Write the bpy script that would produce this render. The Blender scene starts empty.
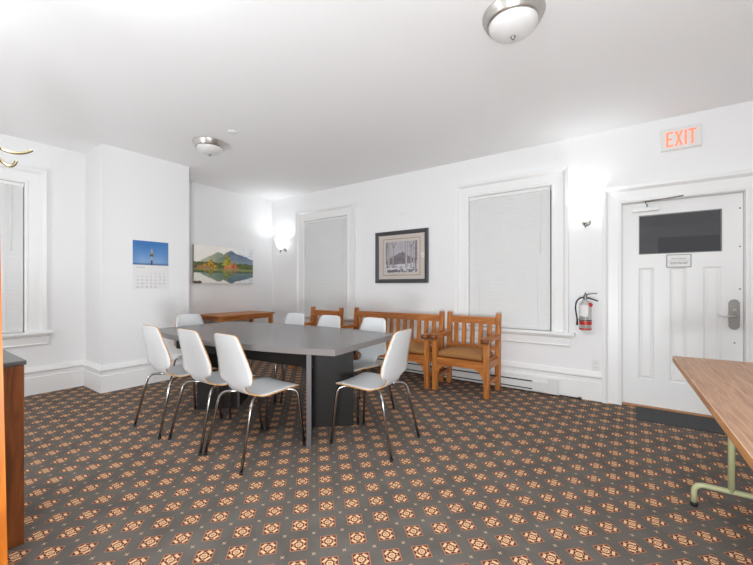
import bpy, bmesh, math, random
from mathutils import Vector, Matrix

random.seed(7)
SC = bpy.context.scene
COL = SC.collection
PI = math.pi
WY, WXL, WXR, CEIL = 4.42, -5.42, -5.54, 2.81      # back wall, left wall, recess wall, ceiling
BX, BY0, BY1 = -4.866, 1.53, 2.505                  # chimney breast
RX, FY = 2.6, -3.3                                  # right wall, front wall


# ------------------------------------------------------------------ materials
def lin(c):
    return tuple((v / 255 / 12.92) if v / 255 <= 0.04045 else ((v / 255 + 0.055) / 1.055) ** 2.4 for v in c)


class NT:
    def __init__(self, mat):
        mat.use_nodes = True
        self.t = mat.node_tree
        self.n = self.t.nodes
        self.b = self.n['Principled BSDF']

    def node(self, kind, **kw):
        n = self.n.new(kind)
        for k, v in kw.items():
            setattr(n, k, v)
        return n

    def link(self, a, b):
        self.t.links.new(a, b)

    def put(self, sock, v):
        if hasattr(v, 'is_output') or isinstance(v, bpy.types.NodeSocket):
            self.link(v, sock)
        else:
            sock.default_value = v

    def m(self, op, a, b=0.0, c=None):
        n = self.node('ShaderNodeMath', operation=op)
        self.put(n.inputs[0], a)
        self.put(n.inputs[1], b)
        if c is not None:
            self.put(n.inputs[2], c)
        return n.outputs[0]

    def mix(self, fac, a, b):
        n = self.node('ShaderNodeMix', data_type='RGBA')
        self.put(n.inputs['Factor'], fac)
        ca = [s for s in n.inputs if s.name == 'A' and s.type == 'RGBA'][0]
        cb = [s for s in n.inputs if s.name == 'B' and s.type == 'RGBA'][0]
        self.put(ca, a if not isinstance(a, tuple) else (*a, 1))
        self.put(cb, b if not isinstance(b, tuple) else (*b, 1))
        return [s for s in n.outputs if s.type == 'RGBA'][0]


def mat(name, rgb, rough=0.5, metal=0.0, noise=0.0, nscale=20.0, bump=0.0, bscale=60.0, emit=None, estr=0.0, spec=None,
        stretch=None):
    m = bpy.data.materials.new(name)
    k = NT(m)
    c = lin(rgb)
    k.b.inputs['Base Color'].default_value = (*c, 1)
    k.b.inputs['Roughness'].default_value = rough
    k.b.inputs['Metallic'].default_value = metal
    if spec is not None:
        k.b.inputs['Specular IOR Level'].default_value = spec
    if noise or bump:
        tc = k.node('ShaderNodeTexCoord')
        mp = k.node('ShaderNodeMapping')
        if stretch:
            mp.inputs['Scale'].default_value = stretch
        k.link(tc.outputs['Object'], mp.inputs['Vector'])
    if noise:
        nz = k.node('ShaderNodeTexNoise')
        nz.inputs['Scale'].default_value = nscale
        nz.inputs['Detail'].default_value = 5
        k.link(mp.outputs[0], nz.inputs['Vector'])
        lo = tuple(v * (1 - noise) for v in c)
        hi = tuple(min(1, v * (1 + noise)) for v in c)
        f = k.m('MULTIPLY_ADD', nz.outputs['Fac'], 2.4, -0.7)
        f = k.m('MINIMUM', k.m('MAXIMUM', f, 0.0), 1.0)
        k.link(k.mix(f, lo, hi), k.b.inputs['Base Color'])
    if bump:
        nb = k.node('ShaderNodeTexNoise')
        nb.inputs['Scale'].default_value = bscale
        k.link(mp.outputs[0], nb.inputs['Vector'])
        bp = k.node('ShaderNodeBump')
        bp.inputs['Strength'].default_value = bump
        bp.inputs['Distance'].default_value = 0.01
        k.link(nb.outputs['Fac'], bp.inputs['Height'])
        k.link(bp.outputs[0], k.b.inputs['Normal'])
    if emit is not None:
        k.b.inputs['Emission Color'].default_value = (*lin(emit), 1)
        k.b.inputs['Emission Strength'].default_value = estr
    return m


def wood(name, dark, light, rough=0.4, scale=(14, 1.2, 14)):
    m = bpy.data.materials.new(name)
    k = NT(m)
    tc = k.node('ShaderNodeTexCoord')
    mp = k.node('ShaderNodeMapping')
    mp.inputs['Scale'].default_value = scale
    k.link(tc.outputs['Object'], mp.inputs['Vector'])
    nz = k.node('ShaderNodeTexNoise')
    nz.inputs['Scale'].default_value = 3.0
    nz.inputs['Detail'].default_value = 7
    nz.inputs['Distortion'].default_value = 0.8
    k.link(mp.outputs[0], nz.inputs['Vector'])
    f = k.m('MULTIPLY_ADD', nz.outputs['Fac'], 2.6, -0.8)
    f = k.m('MINIMUM', k.m('MAXIMUM', f, 0.0), 1.0)
    k.link(k.mix(f, lin(dark), lin(light)), k.b.inputs['Base Color'])
    k.b.inputs['Roughness'].default_value = rough
    return m


def glass_mat(name, refl=1.0):
    m = bpy.data.materials.new(name)
    m.use_nodes = True
    t = m.node_tree
    t.nodes.clear()
    out = t.nodes.new('ShaderNodeOutputMaterial')
    mx = t.nodes.new('ShaderNodeMixShader')
    tr = t.nodes.new('ShaderNodeBsdfTransparent')
    gl = t.nodes.new('ShaderNodeBsdfGlossy')
    gl.inputs['Roughness'].default_value = 0.02
    fr = t.nodes.new('ShaderNodeFresnel')
    fr.inputs['IOR'].default_value = 1.5
    t.links.new(fr.outputs[0], mx.inputs[0])
    t.links.new(tr.outputs[0], mx.inputs[1])
    t.links.new(gl.outputs[0], mx.inputs[2])
    t.links.new(mx.outputs[0], out.inputs[0])
    return m


def attr_mat(name, rough=0.5):
    m = bpy.data.materials.new(name)
    k = NT(m)
    a = k.node('ShaderNodeAttribute')
    a.attribute_name = 'Picture'
    k.link(a.outputs['Color'], k.b.inputs['Base Color'])
    k.b.inputs['Roughness'].default_value = rough
    return m


def carpet_mat():
    m = bpy.data.materials.new('patterned_carpet')
    k = NT(m)
    g = k.node('ShaderNodeNewGeometry')
    sp = k.node('ShaderNodeSeparateXYZ')
    k.link(g.outputs['Position'], sp.inputs[0])
    S = 0.0978
    X = k.m('DIVIDE', k.m('ADD', sp.outputs['X'], 1.462), S)
    Y = k.m('DIVIDE', k.m('ADD', sp.outputs['Y'], -1.163), S)
    a = k.m('MULTIPLY', k.m('ADD', X, Y), 0.5)
    b = k.m('MULTIPLY', k.m('SUBTRACT', X, Y), 0.5)

    def cen(v, off):
        return k.m('SUBTRACT', k.m('FRACT', k.m('ADD', v, off)), 0.5)
    da, db = cen(a, 0.5), cen(b, 0.5)
    H = 0.285
    p = k.m('DIVIDE', da, H)
    q = k.m('DIVIDE', db, H)
    ap, aq = k.m('ABSOLUTE', p), k.m('ABSOLUTE', q)
    mx, mn = k.m('MAXIMUM', ap, aq), k.m('MINIMUM', ap, aq)
    inside = k.m('LESS_THAN', mx, 1.0)
    rim = k.m('MULTIPLY', inside, k.m('GREATER_THAN', mx, 0.88))
    r = k.m('SQRT', k.m('ADD', k.m('MULTIPLY', p, p), k.m('MULTIPLY', q, q)))
    # four bars set across the corners, and a ring in the middle
    diag = k.m('SUBTRACT', mx, mn)
    sm = k.m('ADD', ap, aq)
    arrow = k.m('MULTIPLY', k.m('LESS_THAN', diag, 0.50),
                k.m('MULTIPLY', k.m('GREATER_THAN', sm, 0.80), k.m('LESS_THAN', sm, 1.24)))
    bud = k.m('MULTIPLY', k.m('LESS_THAN', mn, 0.10),
              k.m('MULTIPLY', k.m('GREATER_THAN', mx, 0.50), k.m('LESS_THAN', mx, 0.62)))
    core = k.m('LESS_THAN', r, 0.38)
    eye = k.m('MULTIPLY', k.m('LESS_THAN', r, 0.20), k.m('GREATER_THAN', r, 0.10))
    cream = k.m('MAXIMUM', k.m('MAXIMUM', arrow, bud), core)
    cream = k.m('MULTIPLY', cream, inside)
    # little stars between
    ea, eb = k.m('ABSOLUTE', cen(a, 0.0)), k.m('ABSOLUTE', cen(b, 0.0))
    star = k.m('MULTIPLY', k.m('LESS_THAN', k.m('ABSOLUTE', k.m('SUBTRACT', ea, eb)), 0.022),
               k.m('LESS_THAN', k.m('MAXIMUM', ea, eb), 0.058))
    nz = k.node('ShaderNodeTexNoise')
    nz.inputs['Scale'].default_value = 5.0
    nz.inputs['Detail'].default_value = 6
    k.link(g.outputs['Position'], nz.inputs['Vector'])
    nf = k.node('ShaderNodeTexNoise')
    nf.inputs['Scale'].default_value = 260.0
    k.link(g.outputs['Position'], nf.inputs['Vector'])
    ff = k.m('MULTIPLY_ADD', nz.outputs['Fac'], 0.9, k.m('MULTIPLY_ADD', nf.outputs['Fac'], 0.9, -0.4))
    ff = k.m('MINIMUM', k.m('MAXIMUM', ff, 0.0), 1.0)
    c = k.mix(ff, lin((78, 73, 69)), lin((120, 114, 108)))
    c = k.mix(star, c, lin((186, 160, 132)))
    c = k.mix(inside, c, lin((98, 56, 48)))
    c = k.mix(rim, c, lin((172, 118, 90)))
    c = k.mix(cream, c, lin((226, 186, 144)))
    c = k.mix(k.m('MULTIPLY', eye, inside), c, lin((150, 108, 82)))
    k.link(c, k.b.inputs['Base Color'])
    k.b.inputs['Roughness'].default_value = 0.95
    k.b.inputs['Specular IOR Level'].default_value = 0.1
    bp = k.node('ShaderNodeBump')
    bp.inputs['Strength'].default_value = 0.3
    bp.inputs['Distance'].default_value = 0.004
    k.link(nf.outputs['Fac'], bp.inputs['Height'])
    k.link(bp.outputs[0], k.b.inputs['Normal'])
    return m


M = dict(
    wall=mat('white_wall_paint', (240, 240, 240), 0.6, bump=0.03, bscale=90),
    ceil=mat('white_ceiling_paint', (243, 243, 243), 0.8, bump=0.03, bscale=60),
    trim=mat('white_gloss_trim', (240, 240, 239), 0.35),
    door=mat('white_door_paint', (238, 238, 237), 0.4),
    carpet=carpet_mat(),
    blind=mat('white_blind_slats', (232, 232, 231), 0.45),
    blindrail=mat('white_blind_rail', (236, 236, 235), 0.4),
    glass=glass_mat('window_glass'),
    chrome=mat('chrome', (168, 166, 164), 0.24, 1.0),
    nickel=mat('brushed_nickel', (205, 202, 197), 0.34, 1.0),
    silver=mat('satin_silver', (150, 148, 144), 0.42, 1.0),
    shell=mat('white_laminate', (218, 220, 221), 0.34),
    ply=mat('plywood_edge', (196, 152, 104), 0.5, noise=0.15, nscale=60),
    tabletop=mat('grey_laminate', (106, 101, 100), 0.24, noise=0.05, nscale=40),
    tableedge=mat('grey_edge_band', (128, 122, 120), 0.42),
    tablebase=mat('charcoal_laminate', (36, 32, 29), 0.5, spec=0.25),
    baseedge=mat('charcoal_edge_band', (86, 80, 82), 0.45),
    teak=wood('teak', (150, 84, 34), (206, 134, 66), 0.42),
    teakz=wood('teak_upright', (150, 84, 34), (206, 134, 66), 0.42, (14, 14, 1.2)),
    teakx=wood('teak_rail', (146, 80, 32), (204, 130, 62), 0.42, (1.2, 14, 14)),
    endgrain=mat('dark_end_grain', (124, 74, 40), 0.6, noise=0.2, nscale=60),
    cushion=mat('tan_fabric', (158, 112, 64), 0.9, noise=0.08, nscale=120, bump=0.2, bscale=300),
    black=mat('black_rubber', (22, 22, 23), 0.6),
    blackplastic=mat('black_plastic', (28, 28, 30), 0.35),
    matgrey=mat('charcoal_mat', (66, 66, 68), 0.9, noise=0.15, nscale=50, bump=0.3, bscale=250),
    heater=mat('white_enamel', (226, 226, 224), 0.35),
    slot=mat('dark_slot', (60, 60, 60), 0.7),
    plate=mat('white_plastic', (232, 232, 230), 0.35),
    frame=mat('black_frame', (66, 65, 68), 0.35),
    matboard=mat('cream_matboard', (212, 200, 190), 0.8),
    gold=mat('gold_brown_fillet', (150, 112, 74), 0.5),
    paper=mat('white_paper', (234, 233, 232), 0.7),
    ink=mat('grey_ink', (150, 150, 152), 0.8),
    picture=attr_mat('printed_picture', 0.55),
    canvasedge=mat('canvas_side', (150, 146, 136), 0.8),
    signmetal=mat('sign_border', (120, 120, 116), 0.4),
    exit=mat('exit_letters', (240, 120, 90), 0.5, emit=(255, 134, 104), estr=1.0),
    bowl=mat('frosted_glass_bowl', (222, 221, 219), 0.3),
    sconce=mat('lit_glass_shade', (255, 252, 246), 0.4, emit=(243, 249, 255), estr=1.7),
    plate_metal=mat('door_plate_metal', (150, 147, 142), 0.45, 0.55),
    brass=mat('brass', (176, 164, 132), 0.3, 1.0),
    orange=wood('orange_varnished_wood', (166, 84, 10), (214, 126, 24), 0.35, (14, 14, 1.0)),
    walnut=wood('dark_walnut', (88, 45, 18), (154, 88, 42), 0.35, (9, 9, 1.0)),
    darktop=mat('dark_grey_top', (92, 90, 90), 0.3),
    foldtop=wood('brown_wood_laminate', (160, 115, 86), (198, 157, 124), 0.42, (22, 1.4, 22)),
    foldedge=wood('worn_table_edge', (164, 104, 52), (206, 150, 92), 0.5, (12, 1.5, 12)),
    foldlip=mat('worn_pale_edge', (224, 196, 166), 0.5),
    sage=mat('sage_green_enamel', (176, 178, 136), 0.38),
    red=mat('red_enamel', (190, 40, 30), 0.35),
    thresh=wood('threshold_oak', (150, 100, 60), (190, 136, 84), 0.5, (1.2, 14, 14)),
    extwhite=mat('extinguisher_steel', (206, 204, 200), 0.30, 0.45),
)


# ------------------------------------------------------------------ mesh helpers
class MB:
    def __init__(self):
        self.bm = bmesh.new()
        self.mi = 0

    def _tag(self, faces):
        for f in faces:
            f.material_index = self.mi

    def box(self, x0, x1, y0, y1, z0, z1, bevel=0.0, mtx=None):
        v = [self.bm.verts.new((x, y, z)) for x in (x0, x1) for y in (y0, y1) for z in (z0, z1)]
        idx = [(0, 1, 3, 2), (4, 6, 7, 5), (0, 4, 5, 1), (2, 3, 7, 6), (0, 2, 6, 4), (1, 5, 7, 3)]
        fs = [self.bm.faces.new([v[i] for i in q]) for q in idx]
        self._tag(fs)
        if mtx is not None:
            for w in v:
                w.co = mtx @ w.co
        if bevel:
            es = list({e for f in fs for e in f.edges})
            r = bmesh.ops.bevel(self.bm, geom=es, offset=bevel, segments=2, affect='EDGES', profile=0.5)
            self._tag(r['faces'])
        return self

    def prism(self, pts, axis, a0, a1, bevel=0.0):
        """pts: 2D outline; axis 'x','y','z' is the extrusion axis."""
        def P(p, a):
            return {'x': (a, p[0], p[1]), 'y': (p[0], a, p[1]), 'z': (p[0], p[1], a)}[axis]
        lo = [self.bm.verts.new(P(p, a0)) for p in pts]
        hi = [self.bm.verts.new(P(p, a1)) for p in pts]
        n = len(pts)
        fs = [self.bm.faces.new(lo), self.bm.faces.new(hi[::-1])]
        for i in range(n):
            fs.append(self.bm.faces.new([lo[i], hi[i], hi[(i + 1) % n], lo[(i + 1) % n]]))
        self._tag(fs)
        if bevel:
            es = list(fs[0].edges) + list(fs[1].edges)
            r = bmesh.ops.bevel(self.bm, geom=es, offset=bevel, segments=2, affect='EDGES', profile=0.5)
            self._tag(r['faces'])
        return self

    def tube(self, pts, r, seg=10, fillet=0.0, caps=True):
        pts = [Vector(p) for p in pts]
        if fillet:
            out = [pts[0]]
            for i in range(1, len(pts) - 1):
                a, b, c = pts[i - 1], pts[i], pts[i + 1]
                u, w = (a - b), (c - b)
                d = min(fillet, u.length * 0.48, w.length * 0.48)
                p0, p1 = b + u.normalized() * d, b + w.normalized() * d
                for t in range(7):
                    s = t / 6
                    out.append(p0 * (1 - s) ** 2 + b * 2 * s * (1 - s) + p1 * s * s)
            out.append(pts[-1])
            pts = out
        rs = r if isinstance(r, (list, tuple)) else [r] * len(pts)
        if len(rs) != len(pts):
            rs = [rs[0] + (rs[-1] - rs[0]) * i / (len(pts) - 1) for i in range(len(pts))]
        rings = []
        nrm = None
        for i, p in enumerate(pts):
            t = (pts[min(i + 1, len(pts) - 1)] - pts[max(i - 1, 0)]).normalized()
            if nrm is None:
                up = Vector((0, 0, 1)) if abs(t.z) < 0.9 else Vector((1, 0, 0))
                nrm = t.cross(up).normalized()
            nrm = (nrm - t * nrm.dot(t)).normalized()
            bi = t.cross(nrm)
            rings.append([self.bm.verts.new(p + (nrm * math.cos(k * 2 * PI / seg) + bi * math.sin(k * 2 * PI / seg)) * rs[i])
                          for k in range(seg)])
        fs = []
        for A, B in zip(rings, rings[1:]):
            for k in range(seg):
                f = self.bm.faces.new([A[k], A[(k + 1) % seg], B[(k + 1) % seg], B[k]])
                f.smooth = True
                fs.append(f)
        if caps:
            fs.append(self.bm.faces.new(rings[0][::-1]))
            fs.append(self.bm.faces.new(rings[-1]))
        self._tag(fs)
        return self

    def lathe(self, prof, center=(0, 0, 0), seg=32, mtx=None, close=False, arc=(0, 2 * PI)):
        """prof: (radius, z)."""
        rings = []
        full = abs(arc[1] - arc[0] - 2 * PI) < 1e-6
        n = seg if full else seg + 1
        for (r, z) in prof:
            if r < 1e-6:
                co = Vector((0, 0, z))
                co = (mtx @ co) if mtx is not None else co
                rings.append([self.bm.verts.new(co + Vector(center))])
                continue
            ring = []
            for k in range(n):
                a = arc[0] + (arc[1] - arc[0]) * k / seg
                co = Vector((r * math.cos(a), r * math.sin(a), z))
                co = (mtx @ co) if mtx is not None else co
                ring.append(self.bm.verts.new(co + Vector(center)))
            rings.append(ring)
        fs = []
        for A, B in zip(rings, rings[1:]):
            for k in range(seg):
                k2 = (k + 1) % n if full else k + 1
                a = [A[0]] if len(A) == 1 else [A[k], A[k2]]
                b = [B[0]] if len(B) == 1 else [B[k2], B[k]]
                if len(a) + len(b) < 3:
                    continue
                f = self.bm.faces.new(a + b)
                f.smooth = True
                fs.append(f)
        self._tag(fs)
        return self

    def sweep(self, path, prof, to3, closed=False):
        """path: 2D points; prof: closed outline of (offset to the left of travel, depth); mitred corners. to3(u, v, d)."""
        n = len(path)
        P = [Vector(p) for p in path]
        rings = []
        for i in range(n):
            dirs = []
            if i > 0 or closed:
                dirs.append((P[i] - P[i - 1]).normalized())
            if i < n - 1 or closed:
                dirs.append((P[(i + 1) % n] - P[i]).normalized())
            ns = [Vector((-d.y, d.x)) for d in dirs]
            if len(ns) == 2:
                nn = ns[0] + ns[1]
                nn = nn / max(1e-6, nn.dot(ns[0]))
            else:
                nn = ns[0]
            rings.append([self.bm.verts.new(to3(P[i].x + nn.x * o, P[i].y + nn.y * o, d)) for o, d in prof])
        m = len(prof)
        fs = []
        pairs = list(zip(rings, rings[1:])) + ([(rings[-1], rings[0])] if closed else [])
        for A, B in pairs:
            for k in range(m):
                fs.append(self.bm.faces.new([A[k], A[(k + 1) % m], B[(k + 1) % m], B[k]]))
        if not closed:
            fs.append(self.bm.faces.new(rings[0][::-1]))
            fs.append(self.bm.faces.new(rings[-1]))
        self._tag(fs)
        return self

    def quad(self, pts):
        self._tag([self.bm.faces.new([self.bm.verts.new(p) for p in pts])])
        return self

    def build(self, name, mats, parent=None, loc=None, rot=None, fixn=True):
        if fixn:
            bmesh.ops.recalc_face_normals(self.bm, faces=self.bm.faces[:])
        me = bpy.data.meshes.new(name)
        self.bm.to_mesh(me)
        self.bm.free()
        for mm in (mats if isinstance(mats, (list, tuple)) else [mats]):
            me.materials.append(mm)
        o = bpy.data.objects.new(name, me)
        COL.objects.link(o)
        if parent is not None:
            o.parent = parent
        if loc is not None:
            o.location = loc
        if rot is not None:
            o.rotation_euler = rot
        return o


def tag(o, label, cat, group=None):
    o['label'] = label
    o['category'] = cat
    if group:
        o['group'] = group
    return o


def empty(name, loc=(0, 0, 0), rz=0.0):
    o = bpy.data.objects.new(name, None)
    o.empty_display_size = 0.1
    COL.objects.link(o)
    o.location = loc
    o.rotation_euler = (0, 0, rz)
    return o


def struct(o, label=None):
    o['kind'] = 'structure'
    if label:
        o['label'] = label
    return o


def copy_tree(o, parent=None):
    c = o.copy()
    COL.objects.link(c)
    c.parent = parent
    for ch in [x for x in COL.objects if x.parent == o]:
        copy_tree(ch, c)
    return c


def picture(name, W, H, nx, ny, fn, to3, parent):
    """A flat printed sheet: grid whose colours come from fn(u, v), u,v in 0..1 (v up)."""
    bm = bmesh.new()
    vs = [[bm.verts.new(to3(i / nx * W, j / ny * H)) for i in range(nx + 1)] for j in range(ny + 1)]
    for j in range(ny):
        for i in range(nx):
            bm.faces.new([vs[j][i], vs[j][i + 1], vs[j + 1][i + 1], vs[j + 1][i]])
    me = bpy.data.meshes.new(name)
    bm.to_mesh(me)
    bm.free()
    at = me.color_attributes.new('Picture', 'FLOAT_COLOR', 'POINT')
    k = 0
    for j in range(ny + 1):
        for i in range(nx + 1):
            c = lin(tuple(min(255, max(0, q)) for q in fn(i / nx, j / ny)))
            at.data[k].color = (*c, 1)
            k += 1
    me.materials.append(M['picture'])
    o = bpy.data.objects.new(name, me)
    COL.objects.link(o)
    o.parent = parent
    return o


def text(name, body, size, mtx, m, parent, align='LEFT', extrude=0.0003, space=1.0):
    cu = bpy.data.curves.new(name, 'FONT')
    cu.body = body
    cu.size = size
    cu.align_x = align
    cu.extrude = extrude
    cu.space_line = space
    cu.materials.append(m)
    o = bpy.data.objects.new(name, cu)
    COL.objects.link(o)
    o.parent = parent
    o.matrix_local = mtx
    return o


# ------------------------------------------------------------------ shell
T = 0.22
b = MB()
b.box(WXR - 0.3, RX + 0.3, FY - 0.3, WY + 0.3, -0.15, 0.0)
struct(b.build('floor', M['carpet']), 'dark patterned carpet with cream and maroon lozenges')
b = MB()
b.box(WXR - 0.3, RX + 0.3, FY - 0.3, WY + 0.3, CEIL, CEIL + 0.15)
struct(b.build('ceiling', M['ceil']), 'plain white ceiling')

# openings: (a0, a1, z0, z1)
W1 = (-4.668, -3.685, 0.70, 2.33)
W2 = (-1.687, -0.724, 0.70, 2.33)
W3 = (0.03, 0.995, 0.70, 2.33)
D1 = (-0.075, 0.815, 0.0, 2.04)


def wall_with_holes(b, a0, a1, d0, d1, holes, axis):
    """a runs along the wall, d is across it."""
    def bx(p, q, z0, z1):
        if q - p > 1e-4 and z1 - z0 > 1e-4:
            if axis == 'x':
                b.box(p, q, d0, d1, z0, z1)
            else:
                b.box(d0, d1, p, q, z0, z1)
    cur = a0
    for (h0, h1, z0, z1) in sorted(holes):
        bx(cur, h0, 0, CEIL)
        bx(h0, h1, 0, z0)
        bx(h0, h1, z1, CEIL)
        cur = h1
    bx(cur, a1, 0, CEIL)


b = MB()
wall_with_holes(b, WXR, RX, WY, WY + T, [W1, W2, D1], 'x')
struct(b.build('wall_back', M['wall']), 'white wall with two windows and the exit door')
b = MB()
wall_with_holes(b, FY, BY0, WXL - T, WXL, [W3], 'y')
b.box(WXL - T, BX, BY0, BY1, 0, CEIL)
b.box(WXR - T, WXR, BY1, WY + T, 0, CEIL)
struct(b.build('wall_left', M['wall']), 'white left wall with projecting chimney breast and recess')
FW = [(-4.4, -2.8, 0.6, 2.5), (-1.8, -0.2, 0.6, 2.5), (0.6, 2.0, 0.6, 2.5)]
b = MB()
wall_with_holes(b, WXL - T, RX + T, FY - T, FY, FW, 'x')
struct(b.build('wall_front', M['wall']), 'white wall behind the camera with large windows')
b = MB()
b.box(RX, RX + T, FY, WY + T, 0, CEIL)
struct(b.build('wall_right', M['wall']), 'plain white right wall')

# baseboards
BP = [(0, 0), (0.022, 0), (0.022, 0.19), (0.014, 0.2), (0.014, 0.236), (0.034, 0.25), (0.034, 0.264), (0.022, 0.284), (0.014, 0.305), (0, 0.305)]


def baseboard(name, path, label):
    b = MB()
    # travel keeps the room on the right, so the offset is negative
    b.sweep(path, [(-o, z) for o, z in BP], lambda u, v, d: (u, v, d))
    return struct(b.build(name, M['trim']), label)


baseboard('baseboard_left', [(WXL, FY), (WXL, BY0), (BX, BY0), (BX, BY1), (WXR, BY1), (WXR, WY)],
          'tall white moulded baseboard round the chimney breast')
bb = baseboard('baseboard_back', [(WXR, WY), (D1[0] - 0.165, WY)], 'tall white moulded baseboard below the windows')
baseboard('baseboard_right', [(D1[1] + 0.165, WY), (RX, WY), (RX, FY), (WXL, FY)], 'tall white baseboard right of the door')

# casings ---------------------------------------------------------------
CP = [(0, 0.0), (0, 0.016), (0.012, 0.022), (0.022, 0.022), (0.030, 0.014), (0.118, 0.018), (0.126, 0.030), (0.140, 0.046), (0.172, 0.052), (0.172, 0.0)]


def to_back(u, v, d):
    return (u, WY - d, v)


def to_left(u, v, d):
    return (WXL + d, u, v)


def window(name, W, to3, label, side):
    root = empty(name)
    struct(root, label)
    a0, a1, z0, z1 = W
    # three-sided casing; path runs so that 'left of travel' is outward
    b = MB()
    b.sweep([(a0, z0), (a0, z1), (a1, z1), (a1, z0)], [(o, d) for o, d in CP], to3)
    b.build('casing', M['trim'], root)

    def bx3(b, u0, u1, v0, v1, d0, d1, bev=0.0):
        p, q = to3(u0, v0, d0), to3(u1, v1, d1)
        b.box(*[w for i in range(3) for w in sorted((p[i], q[i]))], bevel=bev)
    # inner top stop above the blind
    b = MB()
    bx3(b, a0 - 0.235, a1 + 0.235, z0 - 0.032, z0, -0.10, 0.085, 0.006)
    b.build('window_sill', M['trim'], root)
    b = MB()
    b.sweep([(a0 - 0.192, z0 - 0.033), (a1 + 0.192, z0 - 0.033)], [(-x, d) for x, d in [(0, 0), (0, 0.05), (0.018, 0.045), (0.03, 0.026), (0.1, 0.022), (0.112, 0.03), (0.122, 0.022), (0.122, 0)]], to3)
    b.build('window_apron', M['trim'], root)
    b = MB()
    s = 0.05
    zm = (z0 + z1) / 2 + 0.1
    for (d0, d1, v0, v1) in ((-0.16, -0.12, zm - 0.025, z1), (-0.115, -0.062, z0, zm + 0.025)):    # upper sash further out
        bx3(b, a0, a0 + s, v0, v1, d0, d1)
        bx3(b, a1 - s, a1, v0, v1, d0, d1)
        bx3(b, a0 + s, a1 - s, v0, v0 + s, d0, d1)
        bx3(b, a0 + s, a1 - s, v1 - s, v1, d0, d1)
    b = MB()
    bx3(b, a0 + s, a1 - s, zm + 0.025, z1 - s, -0.142, -0.138)
    bx3(b, a0 + s, a1 - s, z0 + s, zm - 0.025, -0.091, -0.087)
    b.build('pane', M['glass'], root)
    return root


window('window_1', W1, to_back, 'white sash window with blind, left in the back wall', 'back')
window('window_2', W2, to_back, 'white sash window with blind behind the armchair', 'back')
window('window_3', W3, to_left, 'white sash window in the left wall', 'left')


def blind(W, to3, label, gap0, gap1, zbot, pitch=0.0230, tilt=74):
    a0, a1, z0, z1 = W
    p = to3((a0 + a1) / 2, z1, 0)
    root = empty('window_blind', p)
    tag(root, label, 'blind', 'white venetian blinds')
    inv = Vector(p)

    def q3(u, v, d):
        return Vector(to3(u, v, d)) - inv

    def bx3(b, u0, u1, v0, v1, d0, d1, bev=0.0):
        p, q = q3(u0, v0, d0), q3(u1, v1, d1)
        b.box(*[w for i in range(3) for w in sorted((p[i], q[i]))], bevel=bev)
    u0, u1 = a0 + gap0, a1 - gap1
    b = MB()
    bx3(b, u0 - 0.006, u1 + 0.004, z1 - 0.040, z1 - 0.002, -0.05, -0.012, 0.003)
    b.build('head_rail', M['blindrail'], root)
    b = MB()
    z = z1 - 0.052
    t = math.radians(tilt)
    hw = 0.0135
    dc = -0.032
    while z > zbot + 0.03:
        # slightly crowned slat: three strips
        pr = [(-hw, 0), (-hw * 0.35, 0.0016), (hw * 0.35, 0.0016), (hw, 0)]
        pts = []
        for w, c in pr:
            dd = w * math.cos(t) - c * math.sin(t)
            zz = w * math.sin(t) + c * math.cos(t)
            pts.append((dc - dd, z + zz))
        vs0 = [b.bm.verts.new(q3(u0, zz, dd)) for dd, zz in pts]
        vs1 = [b.bm.verts.new(q3(u1, zz, dd)) for dd, zz in pts]
        for k in range(3):
            b.bm.faces.new([vs0[k], vs0[k + 1], vs1[k + 1], vs1[k]])
        z -= pitch
    o = b.build('slats', M['blind'], root, fixn=False)
    sm = o.modifiers.new('thickness', 'SOLIDIFY')
    sm.thickness = 0.0006
    b = MB()
    bx3(b, u0, u1, zbot, zbot + 0.022, -0.045, -0.018, 0.003)
    b.build('bottom_rail', M['blindrail'], root)
    for f in (0.14, 0.86):
        b = MB()
        uu = u0 + (u1 - u0) * f
        b.tube([q3(uu, z1 - 0.04, -0.014), q3(uu, zbot + 0.02, -0.014)], 0.0012, 6)
        b.build('ladder_cord', M['blindrail'], root)
    b = MB()
    uu = u1 - 0.10
    b.tube([q3(uu, z1 - 0.04, -0.010), q3(uu, z1 - 0.75, -0.006)], 0.004, 8)
    b.build('tilt_wand', M['blindrail'], root)
    return root


blind(W1, to_back, 'closed white blind in the window between wall sconce and framed print', 0.002, 0.010, 0.7005)
blind(W2, to_back, 'closed white blind in the large window behind the wooden armchair', 0.002, 0.020, 0.7005)
blind(W3, to_left, 'closed white blind in the left wall window by the coat stand', 0.002, 0.008, 0.7005)

# ------------------------------------------------------------------ door
door = struct(empty('door_1', ((D1[0] + D1[1]) / 2, WY, 0)), 'white panelled exit door with dark glazed top light')
ox = (D1[0] + D1[1]) / 2


def dp(b, name, m, parent=door):
    """builds geometry given in world coordinates under the door root"""
    o = b.build(name, m, None)
    o.parent = parent
    base = Vector((0, 0, 0))
    p = parent
    while p is not None:
        base += p.location
        p = p.parent
    o.data.transform(Matrix.Translation(-base))
    return o


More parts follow.
